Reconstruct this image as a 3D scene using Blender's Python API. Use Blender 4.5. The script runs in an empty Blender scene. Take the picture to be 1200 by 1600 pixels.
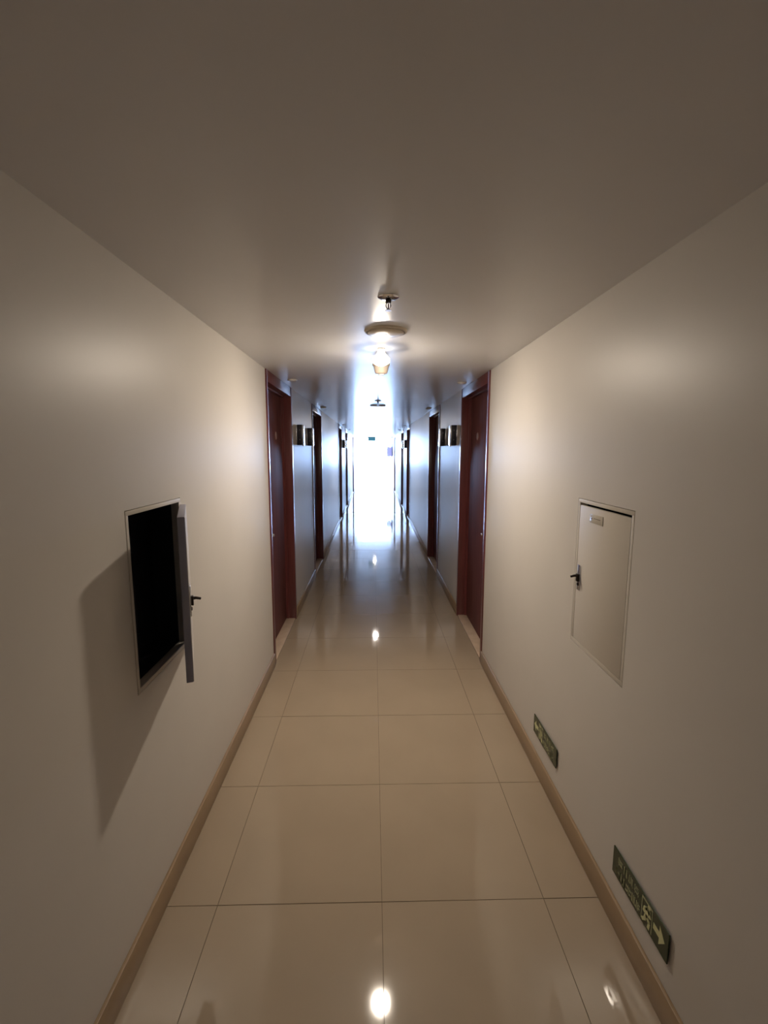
import bpy, bmesh, math, random
from mathutils import Matrix, Vector

random.seed(7)
scene = bpy.context.scene
col = scene.collection

# ------------------------------------------------------------------ camera
CAM_H = 1.65
F_PX, PITCH, YAW, ROLL = 718.3, 0.1345, 0.0237, 0.0017
cam_data = bpy.data.cameras.new('camera')
cam_data.sensor_fit = 'VERTICAL'
cam_data.sensor_height = 36.0
cam_data.lens = F_PX / 1600.0 * 36.0
cam_data.clip_start = 0.02
cam_data.clip_end = 300
cam = bpy.data.objects.new('camera', cam_data)
col.objects.link(cam)
cy, sy = math.cos(YAW), math.sin(YAW)
cp, sp = math.cos(PITCH), math.sin(PITCH)
cr, sr = math.cos(ROLL), math.sin(ROLL)
x1 = Vector((cy, -sy, 0)); y1 = Vector((sy, cy, 0)); zz = Vector((0, 0, 1))
fw = cp * y1 - sp * zz
up0 = sp * y1 + cp * zz
right = cr * x1 + sr * up0
up = -sr * x1 + cr * up0
cam.matrix_world = Matrix(((right.x, up.x, -fw.x, 0), (right.y, up.y, -fw.y, 0),
                           (right.z, up.z, -fw.z, CAM_H), (0, 0, 0, 1)))
scene.camera = cam

# ------------------------------------------------------------------ world, daylight, exposure
SKY_STRENGTH = 66.0
world = bpy.data.worlds.new('sky')
scene.world = world
world.use_nodes = True
scene.cycles.max_bounces = 9
scene.cycles.diffuse_bounces = 5
wnt = world.node_tree
bg = wnt.nodes['Background']
bg.inputs['Color'].default_value = (0.44, 0.63, 1.0, 1)
bg.inputs['Strength'].default_value = SKY_STRENGTH

scene.view_settings.view_transform = 'Standard'
scene.view_settings.look = 'None'
scene.view_settings.gamma = 1.0
scene.view_settings.use_curve_mapping = False
scene.view_settings.exposure = 0.0
BULB_STRENGTH = 1080.0

# corridor dimensions (metres)
XL, XR, ZC = -0.764, 0.845, 2.219
Y_BACK, Y_END = -2.4, 20.5

# the sky is sampled through the window opening at the end of the corridor
pl = bpy.data.lights.new('window_daylight', 'AREA')
pl.shape = 'RECTANGLE'; pl.size = XR - XL; pl.size_y = ZC
pl.cycles.is_portal = True
po = bpy.data.objects.new('window_daylight', pl)
po.location = ((XL + XR) / 2, Y_END + 0.16, ZC / 2)
po.rotation_euler = (math.radians(-90), 0, 0)
col.objects.link(po)

# ------------------------------------------------------------------ materials
def mat(name, color, rough=0.5, metal=0.0, var=0.0, vscale=4.0, bump=0.0, bscale=60.0,
        stretch=(1, 1, 1), color2=None, emit=None, estr=0.0, ior=1.5, coat=0.0):
    m = bpy.data.materials.new(name)
    m.use_nodes = True
    nt = m.node_tree
    b = nt.nodes['Principled BSDF']
    b.inputs['Base Color'].default_value = (*color, 1)
    b.inputs['Roughness'].default_value = rough
    b.inputs['Metallic'].default_value = metal
    b.inputs['IOR'].default_value = ior
    b.inputs['Coat Weight'].default_value = coat
    if emit:
        b.inputs['Emission Color'].default_value = (*emit, 1)
        b.inputs['Emission Strength'].default_value = estr
    if var > 0 or bump > 0:
        tc = nt.nodes.new('ShaderNodeTexCoord')
        mp = nt.nodes.new('ShaderNodeMapping')
        mp.inputs['Scale'].default_value = stretch
        nt.links.new(tc.outputs['Object'], mp.inputs['Vector'])
    if var > 0:
        n = nt.nodes.new('ShaderNodeTexNoise')
        n.inputs['Scale'].default_value = vscale
        n.inputs['Detail'].default_value = 5
        nt.links.new(mp.outputs['Vector'], n.inputs['Vector'])
        r = nt.nodes.new('ShaderNodeValToRGB')
        c2 = color2 or tuple(max(0, c * (1 - var)) for c in color)
        c1 = tuple(min(1, c * (1 + var * 0.5)) for c in color)
        r.color_ramp.elements[0].position = 0.3
        r.color_ramp.elements[1].position = 0.7
        r.color_ramp.elements[0].color = (*c2, 1)
        r.color_ramp.elements[1].color = (*c1, 1)
        nt.links.new(n.outputs['Fac'], r.inputs['Fac'])
        nt.links.new(r.outputs['Color'], b.inputs['Base Color'])
    if bump > 0:
        n2 = nt.nodes.new('ShaderNodeTexNoise')
        n2.inputs['Scale'].default_value = bscale
        n2.inputs['Detail'].default_value = 3
        nt.links.new(mp.outputs['Vector'], n2.inputs['Vector'])
        bp = nt.nodes.new('ShaderNodeBump')
        bp.inputs['Strength'].default_value = bump
        bp.inputs['Distance'].default_value = 0.01
        nt.links.new(n2.outputs['Fac'], bp.inputs['Height'])
        nt.links.new(bp.outputs['Normal'], b.inputs['Normal'])
    return m

M = {}
M['wall'] = mat('wall_paint', (0.58, 0.55, 0.51), 0.40, var=0.03, vscale=2.0, bump=0.03, bscale=7, ior=1.30)
M['ceiling'] = mat('ceiling_paint', (0.72, 0.705, 0.70), 0.22, var=0.03, vscale=1.5, bump=0.02, bscale=4, ior=1.11)
M['tile'] = mat('polished_tile', (0.375, 0.30, 0.22), 0.05, var=0.05, vscale=3.0)
M['grout'] = mat('grout', (0.20, 0.15, 0.10), 0.8, var=0.2, vscale=20)
M['base'] = mat('skirting_tile', (0.31, 0.215, 0.125), 0.4, var=0.08, vscale=6)
M['wood'] = mat('door_wood', (0.135, 0.038, 0.037), 0.28, var=0.25, vscale=5, stretch=(6, 6, 0.5),
                color2=(0.10, 0.026, 0.026))
M['leaf'] = mat('door_leaf_wood', (0.15, 0.052, 0.050), 0.6, var=0.25, vscale=5, stretch=(6, 6, 0.5),
                color2=(0.115, 0.036, 0.035), ior=1.3)
M['marble'] = mat('threshold_marble', (0.60, 0.47, 0.36), 0.25, var=0.12, vscale=9)
M['plaque'] = mat('plaque_bronze', (0.30, 0.17, 0.14), 0.35, 0.3)
M['chrome'] = mat('chrome', (0.75, 0.75, 0.78), 0.15, 1.0)
M['dark_metal'] = mat('dark_metal', (0.045, 0.035, 0.03), 0.35, 0.8)
M['cab'] = mat('cabinet_paint', (0.56, 0.52, 0.46), 0.5, var=0.03, vscale=3, ior=1.22)
M['cab_shade'] = mat('cabinet_paint_shaded', (0.32, 0.32, 0.39), 0.5, ior=1.25)  # shadow side of the white leaf, its bluish shade put into the colour
M['cab_in'] = mat('cabinet_interior_shaded', (0.012, 0.011, 0.018), 0.7)  # near-black: the shade inside the box is put into the colour
M['label'] = mat('label_holder', (0.50, 0.46, 0.39), 0.12)
M['ink'] = mat('ink', (0.10, 0.08, 0.06), 0.6)
M['sign'] = mat('sign_green', (0.028, 0.045, 0.018), 0.06)
M['glow'] = mat('sign_pale_print', (0.60, 0.60, 0.33), 0.25)
M['print'] = mat('sign_dull_print', (0.36, 0.37, 0.22), 0.25)
M['black'] = mat('black_plastic', (0.010, 0.010, 0.018), 0.35)
M['silver'] = mat('silver_trim', (0.62, 0.62, 0.66), 0.25, 0.9)
M['grey_dot'] = mat('grey_stud', (0.30, 0.28, 0.34), 0.3, 0.5)
M['white_plastic'] = mat('white_plastic', (0.74, 0.70, 0.66), 0.25)
M['cream_plastic'] = mat('cream_plastic', (0.58, 0.50, 0.42), 0.3)
M['disc'] = mat('beige_enamel', (0.66, 0.58, 0.47), 0.2)
M['bulb'] = mat('lit_bulb', (1, 1, 1), 0.3, emit=(1.0, 0.86, 0.70), estr=BULB_STRENGTH)
M['bulb_neck'] = mat('bulb_neck_bloom', (0.9, 0.88, 0.84), 0.4, emit=(1.0, 0.92, 0.82), estr=6.0)  # opaque neck given a weak glow in place of the bulb's bloom
M['bulb_far'] = mat('lit_bulb_weaker', (1, 1, 1), 0.3, emit=(1.0, 0.91, 0.84), estr=BULB_STRENGTH * 0.36)
M['lens'] = mat('detector_lens', (0.85, 0.87, 0.92), 0.08)
M['red_glass'] = mat('sprinkler_glass', (0.08, 0.02, 0.02), 0.1)
M['frame_alu'] = mat('window_aluminium', (0.55, 0.57, 0.6), 0.3, 0.6)
M['exit_teal'] = mat('exit_sign_face', (0.05, 0.24, 0.32), 0.25, emit=(0.10, 0.36, 0.55), estr=0.55)  # lit sign; teal tone and glow also carry bloom from the window behind
M['purple'] = mat('purple_board', (0.42, 0.36, 0.62), 0.4)
M['terrace'] = mat('terrace_concrete', (0.17, 0.17, 0.17), 0.8, var=0.08)
M['parapet'] = mat('parapet_render', (0.17, 0.165, 0.16), 0.8, var=0.05)
gm = bpy.data.materials.new('window_glass')
gm.use_nodes = True
nt = gm.node_tree
nt.nodes.remove(nt.nodes['Principled BSDF'])
tr = nt.nodes.new('ShaderNodeBsdfTransparent')
tr.inputs['Color'].default_value = (0.96, 0.98, 1, 1)
nt.links.new(tr.outputs['BSDF'], nt.nodes['Material Output'].inputs['Surface'])
M['glass'] = gm

# ------------------------------------------------------------------ mesh helpers
def new_obj(name, bm, m, parent=None, smooth=False, loc=None):
    me = bpy.data.meshes.new(name)
    bmesh.ops.recalc_face_normals(bm, faces=bm.faces[:])
    bm.to_mesh(me); bm.free()
    me.materials.append(M[m])
    if smooth:
        me.polygons.foreach_set('use_smooth', [True] * len(me.polygons))
        try:
            me.set_sharp_from_angle(angle=math.radians(35))
        except Exception:
            pass
    o = bpy.data.objects.new(name, me)
    col.objects.link(o)
    if parent is not None:
        o.parent = parent
    if loc is not None:
        o.location = loc
    return o

def box(bm, x0, x1, y0, y1, z0, z1, bevel=0.0):
    vs = [bm.verts.new((x, y, z)) for x in (x0, x1) for y in (y0, y1) for z in (z0, z1)]
    fs = []
    for idx in ((0, 1, 3, 2), (4, 6, 7, 5), (0, 4, 5, 1), (2, 3, 7, 6), (0, 2, 6, 4), (1, 5, 7, 3)):
        fs.append(bm.faces.new([vs[i] for i in idx]))
    if bevel > 0:
        es = list({e for f in fs for e in f.edges})
        bmesh.ops.bevel(bm, geom=es, offset=bevel, segments=2, affect='EDGES', profile=0.5)

def boxo(name, dims, m, parent=None, bevel=0.0):
    bm = bmesh.new(); box(bm, *dims, bevel=bevel)
    return new_obj(name, bm, m, parent, smooth=bevel > 0)

def lathe(bm, prof, seg=28, M4=None):
    """profile of (radius, z) revolved about z"""
    rings = []
    for r, z in prof:
        if r < 1e-6:
            rings.append([bm.verts.new((0, 0, z))])
        else:
            rings.append([bm.verts.new((r * math.cos(2 * math.pi * k / seg), r * math.sin(2 * math.pi * k / seg), z))
                          for k in range(seg)])
    for a, b in zip(rings[:-1], rings[1:]):
        for k in range(seg):
            k2 = (k + 1) % seg
            if len(a) == 1 and len(b) == 1:
                continue
            if len(a) == 1:
                bm.faces.new((a[0], b[k], b[k2]))
            elif len(b) == 1:
                bm.faces.new((a[k], a[k2], b[0]))
            else:
                bm.faces.new((a[k], a[k2], b[k2], b[k]))
    for rg in (rings[0], rings[-1]):
        if len(rg) > 1:
            bm.faces.new(rg)
    if M4 is not None:
        vs = [v for r in rings for v in r]
        bmesh.ops.transform(bm, matrix=M4, verts=vs)

def lo(name, prof, m, parent=None, loc=None, seg=28, M4=None):
    bm = bmesh.new(); lathe(bm, prof, seg, M4)
    return new_obj(name, bm, m, parent, smooth=True, loc=loc)

def tube(bm, pts, r, seg=10):
    """round bar along a polyline"""
    pts = [Vector(p) for p in pts]
    rings = []
    for i, p in enumerate(pts):
        d = (pts[min(i + 1, len(pts) - 1)] - pts[max(i - 1, 0)]).normalized()
        a = Vector((0, 0, 1)) if abs(d.z) < 0.9 else Vector((1, 0, 0))
        u = d.cross(a).normalized(); v = d.cross(u)
        rr = r[i] if isinstance(r, (list, tuple)) else r
        rings.append([bm.verts.new(p + rr * (math.cos(2 * math.pi * k / seg) * u + math.sin(2 * math.pi * k / seg) * v))
                      for k in range(seg)])
    for a, b in zip(rings[:-1], rings[1:]):
        for k in range(seg):
            bm.faces.new((a[k], a[(k + 1) % seg], b[(k + 1) % seg], b[k]))
    bm.faces.new(rings[0]); bm.faces.new(rings[-1])

def empty(name, loc=(0, 0, 0)):
    o = bpy.data.objects.new(name, None)
    o.empty_display_size = 0.1
    col.objects.link(o)
    o.location = loc
    return o

def tag(o, label, cat=None, group=None, kind=None):
    o['label'] = label
    if cat: o['category'] = cat
    if group: o['group'] = group
    if kind: o['kind'] = kind
    return o

# ------------------------------------------------------------------ doors (positions along the corridor)
DOORS_L = [(3.37, 4.40), (5.86, 6.90), (10.25, 11.28), (12.75, 13.78), (17.15, 18.18)]
DOORS_R = [(3.38, 4.46), (5.88, 7.00), (10.55, 11.58), (12.80, 13.88), (17.45, 18.48)]
CAB_L = (1.417, 1.828, 0.857, 1.462)
CAB_R = (1.449, 1.860, 0.848, 1.456)
NICHE = 0.13

# ------------------------------------------------------------------ floor with tiles
bm = bmesh.new(); box(bm, XL - 0.3, XR + 0.3, Y_BACK - 0.15, Y_END + 0.02, -0.16, -0.004)
floor = tag(new_obj('floor', bm, 'grout'), 'corridor floor of polished cream tiles with thin brown joints', 'floor', kind='structure')
J = 0.0013
XC, ROW0, T = 0.030, 1.485, 0.6
xs = [XL, XC - T, XC, XC + T, XR]
tile_mesh = {}
def tile_for(w, l):
    key = (round(w, 4), round(l, 4))
    if key not in tile_mesh:
        b = bmesh.new(); box(b, -w / 2 + J, w / 2 - J, -l / 2 + J, l / 2 - J, -0.0075, 0.0)
        me = bpy.data.meshes.new('tile'); bmesh.ops.recalc_face_normals(b, faces=b.faces[:])
        b.to_mesh(me); b.free(); me.materials.append(M['tile'])
        tile_mesh[key] = me
    return tile_mesh[key]
k0 = math.ceil((Y_BACK - ROW0) / T)
ys = [Y_BACK] + [ROW0 + T * k for k in range(k0, 40) if Y_BACK + 0.05 < ROW0 + T * k < Y_END - 0.05] + [Y_END]
for ya, yb in zip(ys[:-1], ys[1:]):
    for xa, xb in zip(xs[:-1], xs[1:]):
        o = bpy.data.objects.new('tile', tile_for(xb - xa, yb - ya))
        col.objects.link(o); o.parent = floor
        o.location = ((xa + xb) / 2, (ya + yb) / 2, random.uniform(-0.0003, 0.0))
        o.rotation_euler = (random.uniform(-1, 1) * 0.0007, random.uniform(-1, 1) * 0.0007, 0)

# ------------------------------------------------------------------ ceiling and walls
bm = bmesh.new(); box(bm, XL - 0.3, XR + 0.3, Y_BACK - 0.15, Y_END + 0.15, ZC, ZC + 0.2)
tag(new_obj('ceiling', bm, 'ceiling'), 'smooth pale painted corridor ceiling', 'ceiling', kind='structure')

def side_wall(name, side, doors, cab, label):
    X = XL if side < 0 else XR
    def bx(b, d0, d1, ya, yb, za, zb):   # d = depth behind the wall face
        a, c = X + side * d0, X + side * d1
        box(b, min(a, c), max(a, c), ya, yb, za, zb)
    b = bmesh.new()
    bx(b, NICHE, 0.3, Y_BACK, Y_END, 0, ZC)
    prev = Y_BACK
    spans = []
    for d in doors:
        spans.append((prev, d[0])); prev = d[1]
    spans.append((prev, Y_END))
    for i, (ya, yb) in enumerate(spans):
        if i == 0:
            c0, c1, z0, z1 = cab
            bx(b, 0, NICHE, ya, c0, 0, ZC)
            bx(b, 0, NICHE, c1, yb, 0, ZC)
            bx(b, 0, NICHE, c0, c1, 0, z0)
            bx(b, 0, NICHE, c0, c1, z1, ZC)
        else:
            bx(b, 0, NICHE, ya, yb, 0, ZC)
    o = new_obj(name, b, 'wall')
    tag(o, label, 'wall', kind='structure')
    # skirting runs between the doors
    return spans
spL = side_wall('wall_left', -1, DOORS_L, CAB_L, 'cream painted corridor wall with the open wall cabinet')
spR = side_wall('wall_right', 1, DOORS_R, CAB_R, 'cream painted corridor wall with the shut wall cabinet')
bm = bmesh.new(); box(bm, XL - 0.3, XR + 0.3, Y_BACK - 0.15, Y_BACK, 0, ZC)
tag(new_obj('wall_back', bm, 'wall'), 'cream painted wall closing the corridor behind the viewer', 'wall', kind='structure')

def skirting(side, spans):
    X = XL if side < 0 else XR
    nm = 'baseboard_left' if side < 0 else 'baseboard_right'
    w = 'under the open wall cabinet' if side < 0 else 'under the exit signs'
    side_word = 'open cabinet' if side < 0 else 'exit sign'
    places = [w + ' up to the first door', 'between first and second door', 'between second and third door',
              'between third and fourth door', 'between fourth and fifth door', 'past the fifth door']
    for (ya, yb), pl_ in zip(spans, places):
        a, c = X, X - side * 0.012
        b = bmesh.new()
        box(b, min(a, c), max(a, c), ya, yb, 0.0005, 0.10, bevel=0.002)
        o = new_obj(nm, b, 'base', smooth=True)
        tag(o, 'tan tiled skirting %s, %s wall' % (pl_, side_word), 'skirting', kind='structure')
skirting(-1, spL); skirting(1, spR)

# ------------------------------------------------------------------ doors
ORD = ['first', 'second', 'third', 'fourth', 'fifth']
dn = 0
def make_door(side, y0, y1, idx):
    global dn
    dn += 1
    X = XL if side < 0 else XR
    root = empty('door_%d' % dn, (X, (y0 + y1) / 2, 0))
    which = 'the wall with the open cabinet' if side < 0 else 'the wall with the exit signs'
    tag(root, 'dark red-brown wooden room door, %s along %s' % (ORD[idx], which), 'door',
        'room doors along the corridor', 'structure')
    h = (y1 - y0) / 2
    def bo(name, d0, d1, ya, yb, za, zb, m, par=root, bev=0.0):
        a, c = side * d0, side * d1     # local x: positive depth goes into the wall
        return boxo(name, (min(a, c), max(a, c), ya, yb, za, zb), m, par, bev)
    JW, HZ, RC = 0.045, 2.135, 0.085
    bo('jamb', -0.008, NICHE - 0.001, -h + 0.001, -h + JW, 0.0, ZC - 0.001, 'wood', bev=0.002)
    bo('jamb', -0.008, NICHE - 0.001, h - JW, h - 0.001, 0.0, ZC - 0.001, 'wood', bev=0.002)
    head = bo('head', -0.006, NICHE - 0.001, -h + JW, h - JW, HZ, ZC - 0.001, 'wood', bev=0.002)
    bo('stop_bead', 0.055, RC, -h + JW, h - JW, HZ - 0.012, HZ, 'wood', head)
    bo('stop_bead', 0.062, RC, -h + JW, -h + JW + 0.012, 0.012, HZ - 0.012, 'wood')
    bo('stop_bead', 0.062, RC, h - JW - 0.012, h - JW, 0.012, HZ - 0.012, 'wood')
    bo('threshold', 0.0, NICHE - 0.001, -h + JW, h - JW, 0.0006, 0.011, 'marble', bev=0.002)
    leaf = bo('leaf', RC, RC + 0.038, -h + JW + 0.002, h - JW - 0.002, 0.014, HZ - 0.002, 'leaf', bev=0.0015)
    rot = Matrix.Rotation(math.radians(-90 * side), 4, 'Y')   # disc faces the corridor
    zc = 1.77
    m4 = Matrix.Translation((side * RC, 0.20, zc)) @ rot
    lo('number_plaque', [(0.0, 0.006), (0.030, 0.005), (0.034, 0.0), (0.034, -0.001)], 'plaque', leaf, seg=24, M4=m4)
    m4 = Matrix.Translation((side * RC, -h + JW + 0.26, 0.965)) @ rot
    lo('door_knob', [(0.0, 0.050), (0.010, 0.048), (0.014, 0.040), (0.010, 0.030), (0.007, 0.026), (0.007, 0.006),
                     (0.018, 0.004), (0.018, -0.001)], 'chrome', leaf, seg=18, M4=m4)
    return root
for i, d in enumerate(DOORS_L): make_door(-1, d[0], d[1], i)
for i, d in enumerate(DOORS_R): make_door(1, d[0], d[1], i)

# ------------------------------------------------------------------ window at the far end, terrace outside
win = empty('window_1', ((XL + XR) / 2, Y_END, 0))
tag(win, 'tall glazed window filling the bright far end of the corridor', 'window', kind='structure')
hw = (XR - XL) / 2
for xa, xb in ((-hw - 0.2, -hw + 0.03), (hw - 0.03, hw + 0.2)):
    boxo('window_frame', (xa, xb, 0.02, 0.10, 0.0, ZC), 'frame_alu', win, 0.0)
boxo('window_head', (-hw + 0.03, hw - 0.03, 0.02, 0.10, ZC - 0.05, ZC), 'frame_alu', win)
boxo('window_sill', (-hw + 0.03, hw - 0.03, 0.02, 0.10, -0.02, 0.012), 'frame_alu', win)
boxo('mullion', (-0.012, 0.012, 0.035, 0.085, 0.012, ZC - 0.05), 'frame_alu', win)
for xa, xb in ((-hw + 0.03, -0.012), (0.012, hw - 0.03)):
    boxo('pane', (xa, xb, 0.057, 0.063, 0.012, ZC - 0.05), 'glass', win)
bm = bmesh.new(); box(bm, -3.5, 3.5, Y_END + 0.1, Y_END + 3.6, -0.30, -0.02)
tag(new_obj('terrace_floor', bm, 'terrace'), 'pale terrace slab outside the end window', 'terrace', kind='structure')
bm = bmesh.new(); box(bm, -3.5, 3.5, Y_END + 3.4, Y_END + 3.6, -0.02, 0.92)
tag(new_obj('wall_terrace', bm, 'parapet'), 'low pale parapet wall outside the end window', 'wall', kind='structure')

# ------------------------------------------------------------------ wall cabinets
def lever_handle(parent, side, y, z, ydir, depth0):
    """escutcheon + lever, local coords of the leaf; side = outward x direction"""
    h = parent
    a, c = depth0, depth0 + side * 0.004
    boxo('handle_plate', (min(a, c), max(a, c), y - 0.011, y + 0.011, z - 0.060, z + 0.045), 'chrome', h, 0.0015)
    x0 = depth0 + side * 0.004
    bm = bmesh.new()
    tube(bm, [(x0, y, z), (x0 + side * 0.016, y + ydir * 0.002, z - 0.001), (x0 + side * 0.030, y + ydir * 0.006, z - 0.006)],
         [0.0062, 0.0050, 0.0044], 10)
    new_obj('handle_lever', bm, 'dark_metal', h, True)
    a, c = x0, x0 + side * 0.008
    boxo('lock_body', (min(a, c), max(a, c), y - 0.008, y + 0.008, z - 0.024, z + 0.008), 'dark_metal', h, 0.002)
    rot = Matrix.Translation((depth0 + side * 0.004, y, z - 0.036)) @ Matrix.Rotation(math.radians(90 * side), 4, 'Y')
    lo('keyhole', [(0, 0.004), (0.006, 0.003), (0.0075, 0.0), (0.0075, -0.001)], 'dark_metal', h, seg=14, M4=rot)
    return h

def cabinet_frame(root, side, w, hgt, fw_=0.017, proud=0.001):
    """ring of four mitred bars around the niche, local origin at bottom centre of the niche on the wall face"""
    g = 0.0022
    def bo(ya, yb, za, zb):
        a, c = -side * proud, side * 0.03
        return boxo('frame_bar', (min(a, c), max(a, c), ya, yb, za, zb), 'cab', root, 0.0008)
    bo(-w / 2 + g, w / 2 - g, g, fw_)
    bo(-w / 2 + g, w / 2 - g, hgt - fw_, hgt - g)
    bo(-w / 2 + g, -w / 2 + fw_, fw_, hgt - fw_)
    bo(w / 2 - fw_, w / 2 - g, fw_, hgt - fw_)

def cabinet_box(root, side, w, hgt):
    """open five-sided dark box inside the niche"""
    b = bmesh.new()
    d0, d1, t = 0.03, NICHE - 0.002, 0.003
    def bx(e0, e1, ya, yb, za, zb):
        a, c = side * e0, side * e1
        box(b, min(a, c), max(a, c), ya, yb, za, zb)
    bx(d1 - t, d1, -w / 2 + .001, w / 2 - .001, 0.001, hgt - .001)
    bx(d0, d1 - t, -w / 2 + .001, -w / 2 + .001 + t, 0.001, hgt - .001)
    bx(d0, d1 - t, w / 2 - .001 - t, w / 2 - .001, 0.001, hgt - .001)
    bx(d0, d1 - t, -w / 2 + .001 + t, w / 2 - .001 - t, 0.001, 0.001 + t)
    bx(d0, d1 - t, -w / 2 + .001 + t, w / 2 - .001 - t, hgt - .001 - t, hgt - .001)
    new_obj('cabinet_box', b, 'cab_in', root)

# open cabinet on the left wall
y0, y1_, z0, z1 = CAB_L
w, hg = y1_ - y0, z1 - z0
cabL = empty('wall_cabinet', (XL, (y0 + y1_) / 2, z0))
tag(cabL, 'recessed wall cabinet with its door swung open on a dark interior', 'cabinet', 'recessed wall cabinets')
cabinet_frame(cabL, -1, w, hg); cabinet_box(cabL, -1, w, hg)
LW, LH, LT = w - 0.036, hg - 0.044, 0.022
# leaf built closed, pivot at the far edge, then swung towards the viewer
hx, hy = 0.004, w / 2 - 0.017
leaf = boxo('cabinet_door', (0.0, LT, -LW, 0.0, 0.0, LH), 'cab_shade', cabL, 0.0015)
leaf.location = (hx, hy, 0.018)
LEAF_ANGLE = 21.2
leaf.rotation_euler = (0, 0, math.radians(LEAF_ANGLE))
boxo('outer_skin', (LT, LT + 0.0015, -LW + 0.002, -0.002, 0.002, LH - 0.002), 'cab', leaf)
lever_handle(leaf, 1, -LW + 0.035, LH * 0.50, 1, LT + 0.0015)
for zc in (0.09, LH - 0.09):
    lo('hinge', [(0.0, 0.03), (0.005, 0.03), (0.005, -0.03), (0.0, -0.03)], 'cab', cabL, (hx + 0.003, hy + 0.004, 0.018 + zc), 12)

# shut cabinet on the right wall
y0, y1_, z0, z1 = CAB_R
w, hg = y1_ - y0, z1 - z0
cabR = empty('wall_cabinet', (XR, (y0 + y1_) / 2, z0))
tag(cabR, 'recessed wall cabinet with a shut cream door and small label', 'cabinet', 'recessed wall cabinets')
cabinet_frame(cabR, 1, w, hg, proud=0.0); cabinet_box(cabR, 1, w, hg)
leafR = boxo('cabinet_door', (0.0, 0.016, -w / 2 + 0.0195, w / 2 - 0.0190, 0.0185, hg - 0.027), 'cab', cabR, 0.0015)
lever_handle(leafR, -1, w / 2 - 0.045, 1.140 - z0, 1, 0.0)
lp = boxo('label_plate', (-0.0025, 0.0, -0.035 + 0.03, 0.085 + 0.03 - 0.02, 1.372 - z0, 1.406 - z0), 'label', leafR, 0.0008)
boxo('label_line', (-0.0031, -0.0025, 0.012, 0.062, 1.390 - z0, 1.3925 - z0), 'ink', leafR)
lo('label_screw', [(0, 0.003), (0.003, 0.002), (0.004, 0.0)], 'chrome', leafR, seg=12,
   M4=Matrix.Translation((-0.0025, 0.080, 1.389 - z0)) @ Matrix.Rotation(math.radians(-90), 4, 'Y'))

# ------------------------------------------------------------------ exit signs near the floor
def flat_poly(bm, pts, x0, x1):
    a = [bm.verts.new((x0, y, z)) for y, z in pts]
    c = [bm.verts.new((x1, y, z)) for y, z in pts]
    n = len(pts)
    bm.faces.new(a); bm.faces.new(c)
    for i in range(n):
        bm.faces.new((a[i], a[(i + 1) % n], c[(i + 1) % n], c[i]))

def limb(bm, p, q, w, x0, x1):
    p, q = Vector(p), Vector(q)
    d = (q - p).normalized(); n = Vector((-d.y, d.x)) * w / 2
    flat_poly(bm, [tuple(p + n), tuple(p - n), tuple(q - n), tuple(q + n)], x0, x1)

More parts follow.
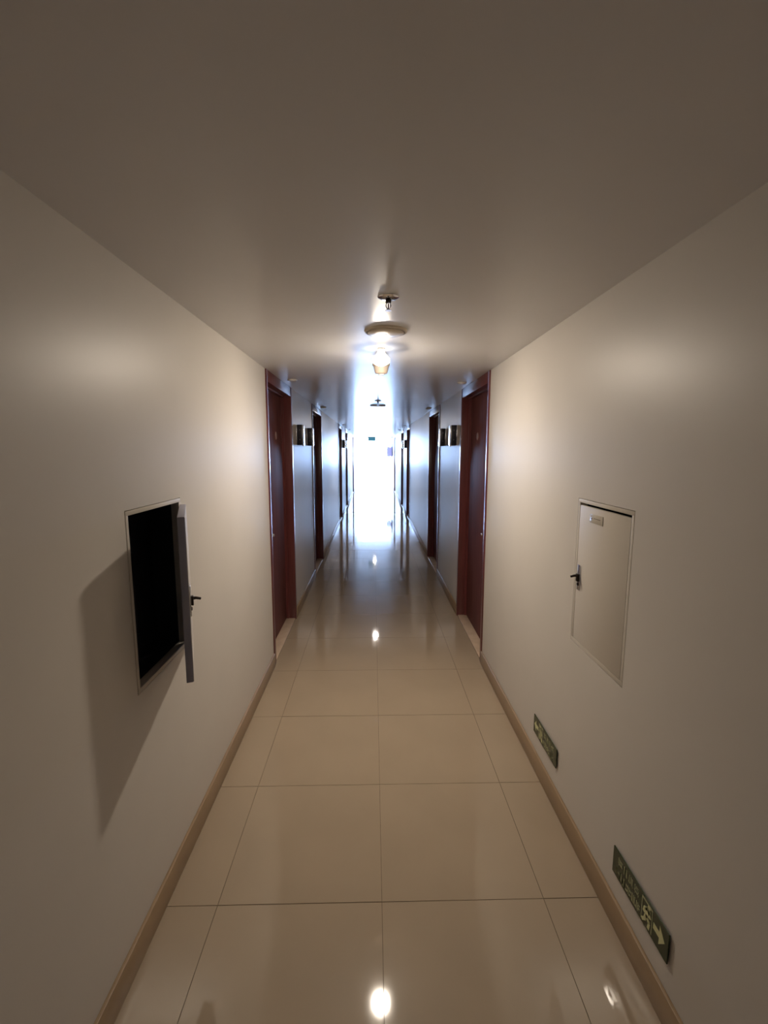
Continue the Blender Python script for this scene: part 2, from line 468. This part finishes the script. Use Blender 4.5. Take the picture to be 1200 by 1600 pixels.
def exit_sign(yfar, ynear, z0, z1, flip, label, tilt):
    L, H = yfar - ynear, z1 - z0
    root = empty('exit_sign', (XR, (yfar + ynear) / 2, z0))
    tag(root, label, 'exit sign', 'green exit signs above the skirting')
    root.rotation_euler = (0, tilt[0], tilt[1])
    boxo('sign_plate', (-0.0085, -0.0045, -L / 2, L / 2, 0, H), 'sign', root)
    # u runs 0..1 from the viewer's left (far end) to right (near end); v 0..1 upwards
    def P(u, v): return (L / 2 - u * L, v * H)
    xa, xb = -0.0085, -0.0091
    b = bmesh.new()
    s = (lambda u: 1 - u) if flip else (lambda u: u)
    # arrow points to the end of the sign: u 0.79 -> 0.95 (mirrored when flipped)
    sh = [(0.775, 0.62), (0.775, 0.42), (0.87, 0.42), (0.87, 0.20), (0.955, 0.52), (0.87, 0.84), (0.87, 0.62)]
    pts = [P(s(u), v) for u, v in sh]
    flat_poly(b, pts, xa, xb)
    new_obj('arrow', b, 'glow', root)
    b = bmesh.new()
    uc = 0.665
    A = L / H
    def R(du, v): return P(s(uc + du), v)
    cpts = [R(0.030 + 0.022 * math.cos(t * math.pi / 5), 0.83 + 0.022 * A * math.sin(t * math.pi / 5)) for t in range(10)]
    flat_poly(b, cpts, xa, xb)
    limb(b, R(0.020, 0.72), R(-0.012, 0.42), 0.020, xa, xb)     # torso
    limb(b, R(0.020, 0.70), R(0.060, 0.52), 0.009, xa, xb)      # front arm
    limb(b, R(0.010, 0.70), R(-0.045, 0.62), 0.009, xa, xb)     # rear arm
    limb(b, R(-0.045, 0.62), R(-0.055, 0.45), 0.008, xa, xb)
    limb(b, R(-0.010, 0.45), R(0.045, 0.32), 0.012, xa, xb)     # front thigh
    limb(b, R(0.045, 0.34), R(0.035, 0.10), 0.010, xa, xb)
    limb(b, R(-0.012, 0.45), R(-0.030, 0.24), 0.012, xa, xb)    # rear thigh
    limb(b, R(-0.030, 0.25), R(-0.075, 0.12), 0.010, xa, xb)
    new_obj('running_figure', b, 'glow', root)
    b = bmesh.new()                                             # doorway outline behind the figure
    for u0, u1, v0, v1 in ((0.572, 0.582, 0.08, 0.92), (0.745, 0.755, 0.08, 0.92), (0.582, 0.745, 0.86, 0.92)):
        flat_poly(b, [P(s(u0), v0), P(s(u1), v0), P(s(u1), v1), P(s(u0), v1)], xa, xb + 0.0002)
    new_obj('doorway_outline', b, 'print', root)
    # two lines of small, worn, unreadable print
    rnd = random.Random(3)
    for v0, v1, n, ua, ub in ((0.56, 0.86, 4, 0.10, 0.53), (0.10, 0.40, 9, 0.06, 0.55)):
        b = bmesh.new()
        cw = (ub - ua) / n
        for k in range(n):
            u0 = ua + k * cw
            for _ in range(5 if n == 4 else 3):
                if rnd.random() < 0.5:
                    vv = v0 + rnd.random() * (v1 - v0 - 0.06)
                    q = (u0 + cw * 0.08, u0 + cw * 0.88, vv, vv + 0.055)
                else:
                    uu = u0 + cw * (0.1 + rnd.random() * 0.65)
                    q = (uu, uu + 0.012, v0, v1)
                a0, a1 = s(q[0]), s(q[1])
                flat_poly(b, [P(a0, q[2]), P(a1, q[2]), P(a1, q[3]), P(a0, q[3])], xa, xb)
        new_obj('print_line', b, 'print', root)
    return root
exit_sign(1.411, 1.111, 0.192, 0.288, False, 'green exit sign whose arrow points right, nearer one above the skirting', (0.0, 0.0))
exit_sign(2.212, 1.918, 0.198, 0.290, True, 'green exit sign whose arrow points left, below the shut cabinet', (0.0, 0.0))

# ------------------------------------------------------------------ black wall fixtures between the doors
def wall_fixture(side, y, label):
    X = XL if side < 0 else XR
    root = empty('wall_fixture', (X, y, 1.695))
    tag(root, label, 'wall fixture', 'black wall fixtures between the doors')
    def bo(n, d0, d1, ya, yb, za, zb, m, par=root, bev=0.0):
        a, c = -side * d0, -side * d1
        return boxo(n, (min(a, c), max(a, c), ya, yb, za, zb), m, par, bev)
    bo('back_plate', 0.0, 0.006, -0.005, 0.135, 0.004, 0.198, 'silver', bev=0.001)
    bo('housing', 0.006, 0.058, 0.0, 0.130, 0.0, 0.202, 'black', bev=0.003)
    fr = bo('front_panel', 0.058, 0.066, 0.002, 0.128, 0.002, 0.200, 'silver', bev=0.002)
    bo('foot_glint', 0.058, 0.070, 0.004, 0.050, -0.010, 0.006, 'white_plastic', fr, 0.002)  # white block standing in for a bright glint at the panel's foot
    for zc in (0.055, 0.150):
        lo('stud', [(0, 0.002), (0.004, 0.0015), (0.005, 0.0)], 'grey_dot', root, seg=10,
           M4=Matrix.Translation((-side * 0.034, 0.0005, zc)) @ Matrix.Rotation(math.radians(90), 4, 'X'))
    return root
for side, wn in ((-1, 'the open cabinet wall'), (1, 'the exit sign wall')):
    for a, ypos in (('first', 4.66), ('second', 5.39), ('third', 11.62), ('fourth', 12.36)):
        wall_fixture(side, ypos, 'small black box-shaped wall fixture, %s along %s' % (a, wn))

# small pale switch beside the second doors
for side, y, wn in ((-1, 5.80, 'open cabinet wall'), (1, 5.82, 'exit sign wall')):
    X = XL if side < 0 else XR
    root = empty('wall_switch', (X, y, 1.70))
    tag(root, 'small pale switch box beside the second door, %s' % wn, 'switch', 'pale switches beside the second doors')
    a, c = 0.0, -side * 0.022
    bxs = boxo('switch_body', (min(a, c), max(a, c), -0.02, 0.02, 0.0, 0.07), 'white_plastic', root, 0.003)
    a, c = -side * 0.022, -side * 0.026
    boxo('rocker', (min(a, c), max(a, c), -0.010, 0.010, 0.018, 0.052), 'lens', root, 0.001)

# ------------------------------------------------------------------ ceiling things
def sprinkler(y, label, x=0.058):
    root = empty('ceiling_sprinkler', (x, y, ZC))
    tag(root, label, 'sprinkler', 'sprinklers along the ceiling')
    lo('escutcheon', [(0, 0), (0.040, 0), (0.040, -0.003), (0.030, -0.009), (0.013, -0.011), (0, -0.011)], 'chrome', root)
    lo('body', [(0, -0.010), (0.011, -0.010), (0.011, -0.022), (0.008, -0.025), (0, -0.025)], 'dark_metal', root, seg=12)
    for sx in (-1, 1):
        b = bmesh.new()
        tube(b, [(sx * 0.007, 0, -0.022), (sx * 0.009, 0, -0.034), (sx * 0.002, 0, -0.048)], 0.0018, 6)
        new_obj('frame_arm', b, 'dark_metal', root, True)
    lo('glass_vial', [(0, -0.024), (0.0022, -0.026), (0.0022, -0.044), (0, -0.046)], 'red_glass', root, seg=8)
    lo('deflector', [(0, -0.047), (0.004, -0.047), (0.012, -0.049), (0.012, -0.0505), (0, -0.0505)], 'chrome', root, seg=16)
sprinkler(1.815, 'ceiling sprinkler with chrome plate, closest of all, before the round cover')
sprinkler(5.50, 'ceiling sprinkler past the smoke detector, second along the corridor')
sprinkler(9.25, 'ceiling sprinkler just past the second lit bulb')
sprinkler(12.95, 'ceiling sprinkler before the hanging exit sign, fourth along the corridor')
sprinkler(16.65, 'ceiling sprinkler past the hanging exit sign, farthest of all')

def ceiling_cover(y, label, x=0.062):
    root = empty('ceiling_cover', (x, y, ZC))
    tag(root, label, 'ceiling cover', 'round covers along the ceiling')
    lo('cover_dish', [(0, -0.020), (0.05, -0.019), (0.082, -0.014), (0.096, -0.009), (0.096, -0.006)], 'disc', root, seg=40)
    lo('rim', [(0.094, -0.012), (0.101, -0.009), (0.104, -0.003), (0.104, 0.0), (0.094, 0.0), (0.094, -0.012)], 'disc', root, seg=40)
    lo('screw', [(0, -0.0235), (0.004, -0.022), (0.005, -0.018)], 'chrome', root, seg=10)
ceiling_cover(2.31, 'round beige ceiling cover beside the closest lit bulb')
ceiling_cover(6.08, 'round beige ceiling cover past the second sprinkler')

def bulb_lamp(y, label, x=0.046, m='bulb'):
    root = empty('ceiling_lamp', (x, y, ZC))
    tag(root, label, 'ceiling lamp', 'bare bulbs along the ceiling')
    lo('holder', [(0, 0), (0.022, 0), (0.022, -0.006), (0.018, -0.010), (0, -0.010)], 'white_plastic', root, seg=20)
    lo('bulb_neck', [(0, -0.0095), (0.017, -0.010), (0.019, -0.020), (0.030, -0.037), (0.045, -0.050), (0.0505, -0.057),
                     (0.0500, -0.066), (0.0475, -0.076), (0, -0.0763)], 'bulb_neck', root, seg=24)
    lo('bulb', [(0, -0.0765), (0.0465, -0.0765), (0.034, -0.0865), (0.018, -0.0940), (0, -0.0975)],
       m, root, seg=24)
    return root
bulb_lamp(2.70, 'bright bare bulb on the ceiling, closest lit lamp')
bulb_lamp(9.05, 'bright bare bulb on the ceiling, second lit lamp along', m='bulb_far')
bulb_lamp(15.48, 'bright bare bulb on the ceiling, lit lamp nearest the window', m='bulb_far')

sd = empty('smoke_detector', (0.055, 3.18, ZC))
tag(sd, 'cream cup-shaped smoke detector on the ceiling behind the closest bulb', 'smoke detector')
lo('base_ring', [(0, 0), (0.058, 0), (0.058, -0.012), (0.052, -0.016), (0, -0.016)], 'cream_plastic', sd)
lo('body', [(0, -0.014), (0.052, -0.015), (0.047, -0.040), (0.040, -0.062), (0.034, -0.066), (0, -0.066)], 'cream_plastic', sd)
lo('lens', [(0, -0.064), (0.022, -0.065), (0.020, -0.073), (0.010, -0.077), (0, -0.078)], 'lens', sd, seg=20)

def spot(x, y, label):
    root = empty('ceiling_spot', (x, y, ZC))
    tag(root, label, 'ceiling spot', 'small round ceiling spots by the doors')
    lo('trim_ring', [(0.026, 0), (0.040, 0), (0.040, -0.006), (0.034, -0.011), (0.026, -0.009), (0.026, 0)], 'white_plastic', root, seg=24)
    lo('spot_lens', [(0, -0.012), (0.012, -0.010), (0.025, -0.004), (0.026, -0.001)], 'lens', root, seg=20)
for i, (x, y) in enumerate(((-0.662, 3.90), (-0.670, 6.35), (-0.668, 10.72), (-0.670, 13.2))):
    spot(x, y, 'small unlit round ceiling spot by the %s door, open cabinet side' % ORD[i])
for i, (x, y) in enumerate(((0.760, 4.02), (0.768, 6.45), (0.760, 11.05), (0.762, 13.3))):
    spot(x, y, 'small unlit round ceiling spot by the %s door, exit sign side' % ORD[i])

# hanging exit sign
hs = empty('hanging_sign', (-0.04, 14.4, 1.915))
tag(hs, 'small teal sign hanging from the ceiling before the bright window', 'hanging sign')
boxo('sign_case', (-0.115, 0.115, -0.012, 0.012, 0.0, 0.125), 'frame_alu', hs, 0.004)
boxo('sign_face', (-0.107, 0.107, -0.0145, -0.012, 0.008, 0.117), 'exit_teal', hs, 0.001)
for sx in (-0.08, 0.08):
    lo('suspension_rod', [(0, 0.123), (0.003, 0.123), (0.003, ZC - 1.915), (0, ZC - 1.915)], 'dark_metal', hs, (sx, 0, 0), 8)

# projecting board near the end of the right wall
pb = empty('projecting_board', (XR, 19.9, 1.36))
tag(pb, 'purple square board projecting from the wall near the bright window', 'board')
boxo('board_panel', (-0.255, -0.035, -0.012, 0.012, 0.0, 0.42), 'purple', pb, 0.004)
b = bmesh.new()
tube(b, [(0.0, 0, 0.62), (-0.03, 0, 0.60), (-0.06, 0, 0.50), (-0.07, 0, 0.415)], 0.012, 8)
new_obj('bracket', b, 'dark_metal', pb, True)
boxo('wall_plate', (-0.036, 0.0, -0.02, 0.02, 0.02, 0.60), 'dark_metal', pb, 0.002)
